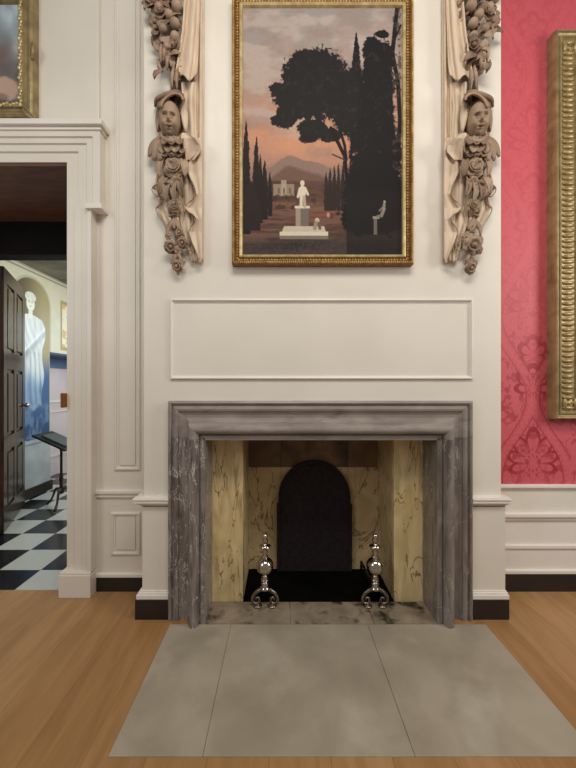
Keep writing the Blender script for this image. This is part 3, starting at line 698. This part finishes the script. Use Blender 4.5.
for k in range(nx):
    x = gx+.06+(gx1-gx-.12)*(k+.5)/nx
    for z in (gz0+.103, gz1-.103): m.ball((x, YW-.058, z), (.0155, .018, .046), 10)
m.build('ribbed_moulding', M['gold_old'], t, smooth=True)
MB().box((gx+.17, YW-.035, gz0+.17), (gx1-.17, YW-.02, gz1-.17)).build('canvas', mat('dark_canvas', (56, 46, 38), (88, 70, 56), rough=.5, scale=2), t)
# small gilt framed portrait at left over the door
YL = YW-.022-.07; lx1 = -1.712; lz0 = H+(CY-115.5)*YL/F; lx0 = lx1-.95; lz1 = H+(CY+18)*YL/F; YLW = YW-.022
t = thing('carved_gilt_picture', ((lx0+lx1)/2, YLW, lz0), 'small painting in a carved pale gilt frame hung over the doorway', 'painting')
lp = [(u_*.86, p_) for u_, p_ in [(0, 0), (0, .030), (.010, .048), (.024, .058), (.040, .056), (.060, .044), (.074, .046), (.082, .060), (.096, .066), (.112, .060), (.122, .044), (.128, .02), (.128, 0)]]
MB().rectframe(lx0, lz0, lx1, lz1, lp, YLW).build('frame', M['gold_olive'], t, smooth=False)
m = MB(); random.seed(4)
iw = .083
def wav(m, xa_, za_, xb_, zb_):
    n_ = int(max(abs(xb_-xa_), abs(zb_-za_))/.022)
    for k in range(n_+1):
        f_ = k/n_; x = xa_+(xb_-xa_)*f_; z = za_+(zb_-za_)*f_; o_ = .008*math.sin(k*2.1)
        vert = abs(zb_-za_) > abs(xb_-xa_)
        m.ball((x+(o_ if vert else 0), YLW-.064, z+(0 if vert else o_)), (.011, .008, .014) if vert else (.014, .008, .011), 8)
for q in (((lx0+iw, lz0+iw), (lx1-iw, lz0+iw)), ((lx0+iw, lz1-iw), (lx1-iw, lz1-iw)), ((lx0+iw, lz0+iw), (lx0+iw, lz1-iw)), ((lx1-iw, lz0+iw), (lx1-iw, lz1-iw))): wav(m, *q[0], *q[1])
m.build('carved_leaf_edge', M['gold_pale'], t, smooth=True)
for (x, z, ang) in ((lx1-.03, lz0+.03, -45), (lx0+.03, lz0+.03, 45), (lx1-.03, lz1-.03, 45), (lx0+.03, lz1-.03, -45), (lx1-.014, (lz0+lz1)/2, 90), (lx0+.014, (lz0+lz1)/2, 90), ((lx0+lx1)/2, lz0+.01, 0)):
    m = MB(); a = math.radians(ang)
    for k in range(-3, 4):
        for o_ in (-1, 1):
            m.ball((x+math.cos(a)*k*.014-math.sin(a)*o_*.008, YLW-.050, z+math.sin(a)*k*.014+math.cos(a)*o_*.008), (.010, .014, .010), 8)
    m.tube([(x-math.cos(a)*.06, YLW-.05, z-math.sin(a)*.06), (x+math.sin(a)*.02, YLW-.064, z-math.cos(a)*.02), (x+math.cos(a)*.06, YLW-.05, z+math.sin(a)*.06)], [.006, .012, .006])
    m.build('corner_ornament', M['gold_olive'], t, smooth=True)
def portrait(u, v):
    n = fbm(u*7, v*8, 51); n2 = fbm(u*20, v*22, 52)
    c = np.ones(u.shape+(3,))*LIN((112, 116, 116))
    def put(mk, col, a=1):
        nonlocal c
        mk = np.clip(mk, 0, 1)[..., None]*a; c = c*(1-mk)+LIN(col)*mk
    put(sstep(.35, .75, n), (158, 170, 174), .8); put(np.exp(-((u-.95)/.22)**2-((v-.08)/.2)**2), (196, 216, 224))
    put(sstep(.3, .8, fbm(u*9+2, v*5, 53)), (130, 140, 144), .6); put(sstep(.3, .75, v+.25*(n-.5)), (100, 96, 94), .8)
    put(np.exp(-((u-.97)/.05)**2-((v-.42)/.10)**2), (184, 186, 184), .8); put(np.exp(-((u-.82)/.10)**2-((v-.5)/.16)**2), (116, 84, 78), .7)
    put(sstep(1.1, .8, np.hypot((u-.86)/.14, (v-.84-.12*(u-.86))/.12)+.35*(n2-.5))*(v < .97), (184, 156, 140))
    put(sstep(1.1, .6, np.hypot((u-.80)/.10, (v-.93)/.06)), (120, 98, 90), .7); put(np.exp(-((v-.99)/.03)**2), (78, 66, 60))
    put(sstep(1.1, .7, np.hypot((u-.45)/.2, (v-.7)/.4)+.2*(n2-.5)), (110, 70, 64)); put(sstep(1, .7, np.hypot((u-.45)/.09, (v-.28)/.12)), (206, 172, 150))
    return c
colgrid(lx0+.108, lx1-.108, lz0+.108, lz1-.108, 180, 200, portrait, Y=YLW-.028).build('canvas', M['canvas'], t)

# ------------------------------------------------------------------ carved limewood drops
PXM = YB/F
def leaf_mesh(m, base, tip, wid, nrm=Vector((0, -1, 0)), curl=.2, lobes=0, cup=.25, nt_=9, ns_=5, ex=.75):
    base = Vector(base); tip = Vector(tip); ax = tip-base; L_ = ax.length; ax.normalize()
    sd = ax.cross(nrm).normalized(); up = sd.cross(ax).normalized()
    if up.dot(nrm) < 0: up = -up
    P = []
    for i in range(nt_):
        f_ = i/(nt_-1); wd = wid*(math.sin(PI*min(1, f_*.92+.06))**ex)
        if lobes: wd *= (.78+.22*abs(math.sin(f_*PI*lobes)))
        row = []
        for j in range(ns_):
            s_ = -1+2*j/(ns_-1)
            row.append(base+ax*(L_*f_)+sd*(wd*s_)+up*(L_*curl*math.sin(f_*PI)+wid*cup*(s_*s_)-wid*.12*(abs(s_) < .01)))
        P.append(row)
    m.grid(P); return m
def flower_mesh(m, c, r, n=5, layers=1, tilt=Vector((0, -1, 0)), rnd=random, heart=.28, cup=.35):
    c = Vector(c); tilt = tilt.normalized(); a = tilt.cross(Vector((0, 0, 1)))
    a = a.normalized() if a.length > .01 else Vector((1, 0, 0)); b_ = tilt.cross(a).normalized()
    for l in range(layers):
        rr = r*(1-.26*l); off = rnd.random()*2
        for k in range(n):
            th = 2*PI*(k+.5*l)/n+off; d_ = a*math.cos(th)+b_*math.sin(th); sd = tilt.cross(d_)
            P = []
            for i in range(6):
                f_ = i/5; wd = rr*(PI/n)*1.15*math.sin(PI*min(1, .18+.72*f_))**.6
                row = []
                for j in range(5):
                    s_ = -1+j/2
                    h_ = rr*cup*(1+.9*l)*(f_**1.5)-rr*.28*(f_**4)*(1 if l == 0 else 0)+rr*.12*(s_*s_)+rr*.10*l
                    row.append(c+d_*(rr*f_*(1 if l == 0 else .85))+sd*(wd*s_)+tilt*h_)
                P.append(row)
            m.grid(P)
    if heart: m.ball(c+tilt*r*(.18+.25*(layers-1)), r*heart, 10)
    return m
def head_mesh(m, c, sx, sy, sz_, R):
    c = Vector(c); P = []; nv_, nu_ = 76, 96
    g = lambda x, z, x0, z0, ax_, az: math.exp(-((x-x0)/ax_)**2-((z-z0)/az)**2)
    for i in range(nv_):
        th = .001+(PI-.002)*i/(nv_-1); row = []
        for k in range(nu_):
            ph = 2*PI*k/nu_; x = math.sin(th)*math.sin(ph); y = -math.sin(th)*math.cos(ph); z = math.cos(th)
            r = 1.0; dy = 0; dz = 0; dx = 0
            if y < .1:
                f_ = min(1, (.1-y)*1.6)
                dy -= .40*g(x, z, 0, -.12, .11, .10)*f_+.15*g(x, z, 0, .10, .08, .20)*f_      # nose
                dy -= .07*g(x, z, .10, -.15, .06, .06)*f_+.07*g(x, z, -.10, -.15, .06, .06)*f_
                for s_ in (-1, 1):
                    dy += .34*g(x, z, s_*.36, .11, .19, .10)*f_                                # socket
                    dy -= .27*g(x, z, s_*.36, .045, .13, .055)*f_                               # lidded eye
                    dy += .16*g(x, z, s_*.36, -.005, .15, .025)+.10*g(x, z, s_*.20, -.02, .05, .10)*f_
                    dy -= .13*g(x, z, s_*.32, .27, .24, .06)*f_                                # brow
                    dy -= .17*g(x, z, s_*.46, -.28, .20, .18)*f_                               # cheek
                    dx += s_*.06*g(x, z, s_*.6, -.3, .3, .25)
                dy += .12*g(x, z, 0, -.28, .16, .04)*f_
                dy -= .22*g(x, z, 0, -.375, .19, .04)*f_+.24*g(x, z, 0, -.53, .15, .045)*f_    # lips
                dy += .50*g(x, z, 0, -.45, .13, .042)*f_
                dy += .06*g(x, z, 0, -.58, .16, .05)*f_
                dy -= .12*g(x, z, 0, -.74, .20, .13)*f_                                        # chin
            nar = 1-.16*max(0, -z)**1.5
            p = Vector(((x+dx)*sx*nar, (y+dy)*sy, z*sz_))
            row.append(c+R @ p)
        P.append(row)
    m.grid(P, close_v=True); return m
def drop(mir, cx, label, seed, ds):
    rnd = random.Random(seed)
    q = lambda dx, py, w_: at(cx+mir*dx, py, YB-w_)
    t = thing('carved_wall_drop', (PX(cx, YB), YB, H+(CY-276)*YB/F), label, 'carving', 'carved limewood drops beside the painting')
    LM, LL, LD = M['lime'], M['lime_light'], M['lime_mid']
    def sheet(name, rows, k, nv_=60, nu_=36, thick=.004, material=LL, scal=0):
        ys = [r[0] for r in rows]; m = MB(); P = []
        for i in range(nv_):
            y = ys[0]+(ys[-1]-ys[0])*i/(nv_-1)
            f = [float(np.interp(y, ys, [r[c_] for r in rows])) for c_ in range(1, 6)]
            row = []
            for j in range(nu_):
                s_ = j/(nu_-1); wv = math.cos(2*PI*k*s_+f[4]); fo = (abs(wv)**.6)*(1 if wv > 0 else -1)
                y2 = y+(scal*math.sin(2*PI*k*s_+f[4]) if i > nv_-6 else 0)*(i-nv_+6)/5
                row.append(q(f[0]+(f[1]-f[0])*s_, y2, f[2]+f[3]*fo))
            P.append(row)
        m.grid(P); return m.build(name, material, t, smooth=True, thick=thick)
    sheet('drapery', [(-24, 14+ds, 30+ds, .030, .012, 0), (60, 15+ds, 30+ds, .028, .012, .4), (262, 19+ds, 29+ds, .024, .008, .8)], 2.5)
    sheet('drapery', [(-24, 13, 27+ds, .070, .014, 0), (30, 9, 25+ds, .070, .014, .3), (62, 4, 24+ds, .074, .014, .6), (78, 1, 22+ds, .080, .012, .8)], 1.6, scal=3)
    sheet('drapery', [(82, 8, 24, .045, .008, 0), (105, 10, 22, .04, .008, .4), (138, 12, 24, .04, .008, .5)], 1.5)
    sheet('drapery', [(130, 2, 24, .028, .008, 0), (180, 4, 24, .028, .008, .6), (225, 8, 25, .026, .007, 1), (262, 19, 26, .022, .005, 1)], 2)
    sheet('cape', [(133, 9, 14, .10, .004, 0), (138, 8, 22, .105, .006, .2), (145, 10, 27+ds*.4, .09, .008, .4), (152, 12, 27+ds*.4, .075, .008, .6), (160, 13, 21, .06, .006, .8)], .8)
    sheet('drapery', [(98, -14, -6, .025, .006, 0), (120, -15, -6, .025, .006, 0), (165, -14, -2, .03, .006, 0), (190, -20, 8, .03, .010, 0), (198, -13, 10, .026, .010, .5), (208, -16, 12, .03, .012, 1), (218, -10, 10, .028, .010, 1), (229, -4, 8, .02, .006, 1)], 2.6)
    zig = [(138, 12, 27, .05, .006, 0), (150, 24, 28, .066, .004, 0), (162, 15, 28, .05, .006, 0), (172, 14, 28, .045, .006, 0), (194, 22, 28, .060, .004, 0), (208, 11, 28, .045, .008, 0), (218, 22, 28, .060, .004, 0), (232, 15, 28, .042, .006, 0), (247, 20, 28, .05, .004, 0), (258, 24, 28, .05, .003, 0), (263, 21, 27, .04, .003, 0)]
    zig = [(a_, b_+ds*.8, c_+ds, d_, e_, f_) for a_, b_, c_, d_, e_, f_ in zig]
    sheet('draped_cascade', zig, 1.2, nv_=110)
    m = MB(); m.tube([q(r[1], r[0], r[3]+.006) for r in zig], .0036, 8, smooth=3)
    m.build('rolled_hem', LM, t, smooth=True)
    m = MB(); m.tube([q(-15, 182, .04), q(-21, 189, .045), q(-17, 196, .05), q(-11, 197, .04), q(-12, 203, .045), q(-17, 209, .04), q(-13, 218, .035), q(-6, 229, .03)], .0034, 8)
    m.tube([q(-20, 187, .05), q(-15, 184, .056), q(-12, 188, .05)], .005, 8); m.build('rolled_hem', LD, t, smooth=True)
    MB().tube([q(0, -24, .03), q(2, 60, .03), q(-2, 130, .03), q(2, 200, .03), q(4, 240, .025), q(5, 268, .02)], [.02, .022, .016, .016, .012, .005], 8).build('stem', LM, t, smooth=True)
    # upper cluster of fruit, flowers and leaves
    for k in range(60):
        y = rnd.uniform(-22, 74); half = 13 if y < 45 else 9
        x = rnd.uniform(-24 if y < 20 else (-18 if y < 45 else -14), 8 if y < 50 else 4); w_ = rnd.uniform(.04, .085)
        a = rnd.uniform(0, 2*PI); l = rnd.uniform(8, 14); p = q(x, y, w_); tp = q(x+math.cos(a)*l, y+math.sin(a)*l*.9+2, w_+rnd.uniform(-.02, .02))
        leaf_mesh(MB_ := MB(), p, tp, rnd.uniform(.020, .032), Vector((rnd.uniform(-.5, .5), -1, rnd.uniform(-.2, .6))), rnd.uniform(-.1, .3), rnd.choice((0, 3, 4))).build('leaf', rnd.choice((LM, LM, LD)), t, smooth=True, thick=.003)
    for (x, y, r) in ((2, 22, 5.6), (2, 35, 5.2), (-10, 27, 4.6), (-14, 6, 5), (4, 4, 6), (-4, 13, 5), (-6, 45, 4), (-20, -4, 5), (-4, -12, 6)):
        m = MB().ball(q(x, y+2, .080), r*.88*PXM, 18); m.build('fruit', LD, t, smooth=True)
    for (x, y, r, n_, l_) in ((2, 47, 7, 5, 2), (-12, 14, 7, 5, 2), (-18, 22, 6, 5, 1), (0, -6, 8, 6, 2), (-3, 60, 5, 5, 1)):
        flower_mesh(MB_ := MB(), q(x, y, .078), r*PXM, n_, l_, Vector((rnd.uniform(-.4, .4), -1, rnd.uniform(-.3, .3))), rnd).build('flower', LM, t, smooth=True, thick=.0025)
    for (x, y, x2, y2) in ((-11, 42, -12, 64), (-7, 44, -9, 62), (-3, 52, -6, 70), (-15, 60, -11, 73), (2, 62, -1, 88), (5, 64, 4, 90)):
        MB().tube([q(x, y, .07), q((x+x2)/2-1, (y+y2)/2, .085), q(x2, y2, .07)], [.005, .013, .004], 8).build('seed_pod', LD, t, smooth=True)
    # hood and cherub
    m = MB()
    P = []
    for i in range(9):
        f_ = i/8; row = []
        for j in range(17):
            a = PI*(.02+.96*j/16); rx = 15-3*f_; rz_ = 13-3*f_
            row.append(q(-3-math.cos(a)*rx*(1-.15*f_)+2*f_, 108-math.sin(a)*rz_-3.5*(1-math.cos(a)), .02+.125*math.sin(PI*.5*f_)))
        P.append(row)
    m.grid(P); m.build('hood', LD, t, smooth=True, thick=.010)
    m = MB(); m.tube([q(-18, 107, .10), q(-16, 99, .125), q(-6, 95, .135), q(4, 92, .12), q(10, 95, .08)], [.006, .012, .016, .012, .006], 10); m.build('hood_brim', LM, t, smooth=True)
    Rh = Matrix.Rotation(mir*.16, 3, 'Z') @ Matrix.Rotation(.30, 3, 'X')
    hc = q(-3, 121, .072)
    hd = head_mesh(MB(), hc, 10.4*PXM, .060, 16.4*PXM, Rh).build('cherub_head', LD, t, smooth=True)
    m = MB()
    for k in range(11):
        a = PI*(k+.5)/11; cx_ = -3-math.cos(a)*8.8; cy_ = 117-math.sin(a)*14.2; w_ = .100-.02*abs(math.cos(a)); r_ = 1.7*PXM
        p = q(cx_, cy_, w_); m.tube([p+Vector((r_*f_*math.cos(g_), -.004*f_, r_*f_*math.sin(g_))) for f_, g_ in ((1.2, 0), (1.1, 1.5), (1, 3), (.85, 4.5), (.6, 6), (.35, 7.5), (.1, 9))], .0042, 6, 3)
    for s_ in (-1, 1):
        for k in range(3): m.ball(q(-3+s_*10.4, 108+k*3.2, .08), (1.3*PXM, .012, 1.8*PXM), 8)
    m.build('curly_hair', LM, hd, smooth=True)
    # feathered collar and wing
    for (y, xs, wr, w_, ln) in ((152, (-8, -1, 6), 4.6, .072, 9), (146.5, (-11, 9), 4.8, .076, 11), (146.5, (-4.6, 2.6), 4.6, .090, 10), (140.5, (-8.5, -1, 6.5), 4.4, .104, 8)):
        for k, x in enumerate(xs):
            m = leaf_mesh(MB(), q(x*.85, y-4, w_-.004), q(x*1.02, y+ln-4, w_+.012), wr*PXM, Vector((rnd.uniform(-.25, .25), -1, .1)), .06, 0, .16, 12, 7, .5); m.build('collar_petal', LD if k % 2 else LM, t, smooth=True, thick=.005)
    MB().tube([q(-13, 134, .07), q(-9, 139, .10), q(-2, 141.5, .115), q(5, 139.5, .10), q(9, 135, .07)], [.009, .012, .013, .012, .009], 8).build('neck_ruffle', LD, t, smooth=True)
    for (x0_, y0_, x1_, y1_, wr, w_) in ((-12, 135, -25, 156, 4.4, .05), (-12, 137, -20, 160, 4.6, .065), (-11, 139, -14, 161, 4.6, .075)):
        m = leaf_mesh(MB(), q(x0_, y0_, w_), q(x1_, y1_, w_), wr*PXM, Vector((-.3*mir, -1, .1)), .12, 0, -.35, 9, 7, .5); m.build('wing_feather', LD, t, smooth=True, thick=.004)
    m = leaf_mesh(MB(), q(9, 100, .05), q(13, 132, .075), 3.6*PXM, Vector((.5*mir, -1, 0)), .10, 0, -.4, 9, 7); m.build('leaf', LL, t, smooth=True, thick=.004)
    m = leaf_mesh(MB(), q(-14, 104, .05), q(-16, 131, .045), 2.8*PXM, Vector((-.5*mir, -1, 0)), .06, 0, -.4, 9, 7); m.build('leaf', LD, t, smooth=True, thick=.004)
    # rose under an arched leaf
    leaf_mesh(MB_ := MB(), q(8, 158, .05), q(-8, 152, .08), 5*PXM, Vector((0, -1, .5)), .3, 0, -.3).build('leaf', LD, t, smooth=True, thick=.004)
    for (x, y, x2, y2) in ((-8, 158, -12, 178), (10, 158, 12, 178), (-6, 176, -14, 196), (8, 176, 10, 198), (-2, 178, -6, 202), (4, 178, 3, 204), (-8, 182, -2, 196)):
        leaf_mesh(MB_ := MB(), q(x, y, .05), q(x2, y2, .065), 4*PXM, Vector((rnd.uniform(-.4, .4), -1, .2)), .2, 3, .3).build('leaf', rnd.choice((LM, LD)), t, smooth=True, thick=.003)
    m = flower_mesh(MB(), q(1, 168, .07), 10.5*PXM, 5, 4, Vector((0, -1, .08)), rnd, .16, .22); m.build('rose', LD, t, smooth=True, thick=.003)
    flower_mesh(MB(), q(4, 184, .07), 6*PXM, 6, 1, Vector((.3, -1, -.4)), rnd, .3, .7).build('lily', LD, t, smooth=True, thick=.003)
    flower_mesh(MB(), q(-4, 188, .065), 5*PXM, 6, 1, Vector((-.3, -1, -.6)), rnd, .3, .9).build('lily', LM, t, smooth=True, thick=.003)
    flower_mesh(MB(), q(2, 206, .055), 7.2*PXM, 6, 3, Vector((0, -1, 0)), rnd, .2, .3).build('flower', LD, t, smooth=True, thick=.003)
    m = MB().tube([q(-4, 216, .04), q(1, 214.5, .05), q(6, 216, .04)], .005); m.build('ribbon_band', LD, t, smooth=True)
    for (x, y, x2, y2, wd) in ((1, 218, -5, 230, 2.2), (1, 218, 7, 230, 2.2), (1, 218, 1, 229, 2.4), (-4, 222, -6, 236, 2), (4, 252, 0, 262, 1.8), (4, 252, 9, 261, 1.8)):
        leaf_mesh(MB_ := MB(), q(x, y, .04), q(x2, y2, .05), wd*PXM, Vector((0, -1, .1)), .1, 0, -.5).build('leaf', LD, t, smooth=True, thick=.003)
    fls = ((-2, 247, 6.5, 5, 2), (10, 243, 5.5, 5, 2), (7, 233, 5, 5, 2), (-4, 236, 4, 5, 1), (5, 250, 4, 5, 1), (5, 266, 6, 5, 2), (1, 262, 3.6, 5, 1), (9, 262, 3.4, 5, 1)) if mir > 0 else \
          ((3, 246, 9.5, 6, 2), (-3, 240, 5, 5, 1), (8, 237, 5, 5, 1), (3, 232, 4, 5, 2), (-4, 250, 4, 5, 1), (5, 268, 6, 5, 2), (1, 263, 3.4, 5, 1), (8, 262, 3.4, 5, 1))
    for (x, y, r, n_, l_) in fls:
        flower_mesh(MB(), q(x, y, .045), r*PXM, n_, l_, Vector((rnd.uniform(-.4, .4), -1, rnd.uniform(-.4, .2))), rnd, .26, .3).build('flower', LD, t, smooth=True, thick=.0025)
    MB().tube([q(14, 240, .04), q(19, 243, .05), q(18, 250, .05), q(13, 250, .04)], .004).build('ribbon_curl', LD, t, smooth=True)
    m = MB().ball(q(5, 273, .03), (1.5*PXM, .01, 2.6*PXM), 8); m.build('pendant_bud', LD, t, smooth=True)
    return t
drop(1, 173, 'limewood drop of drapery, flowers and cherub head left of the landscape painting', 7, 1)
drop(-1, 475, 'limewood drop of drapery, flowers and cherub head right of the landscape painting', 19, 3)
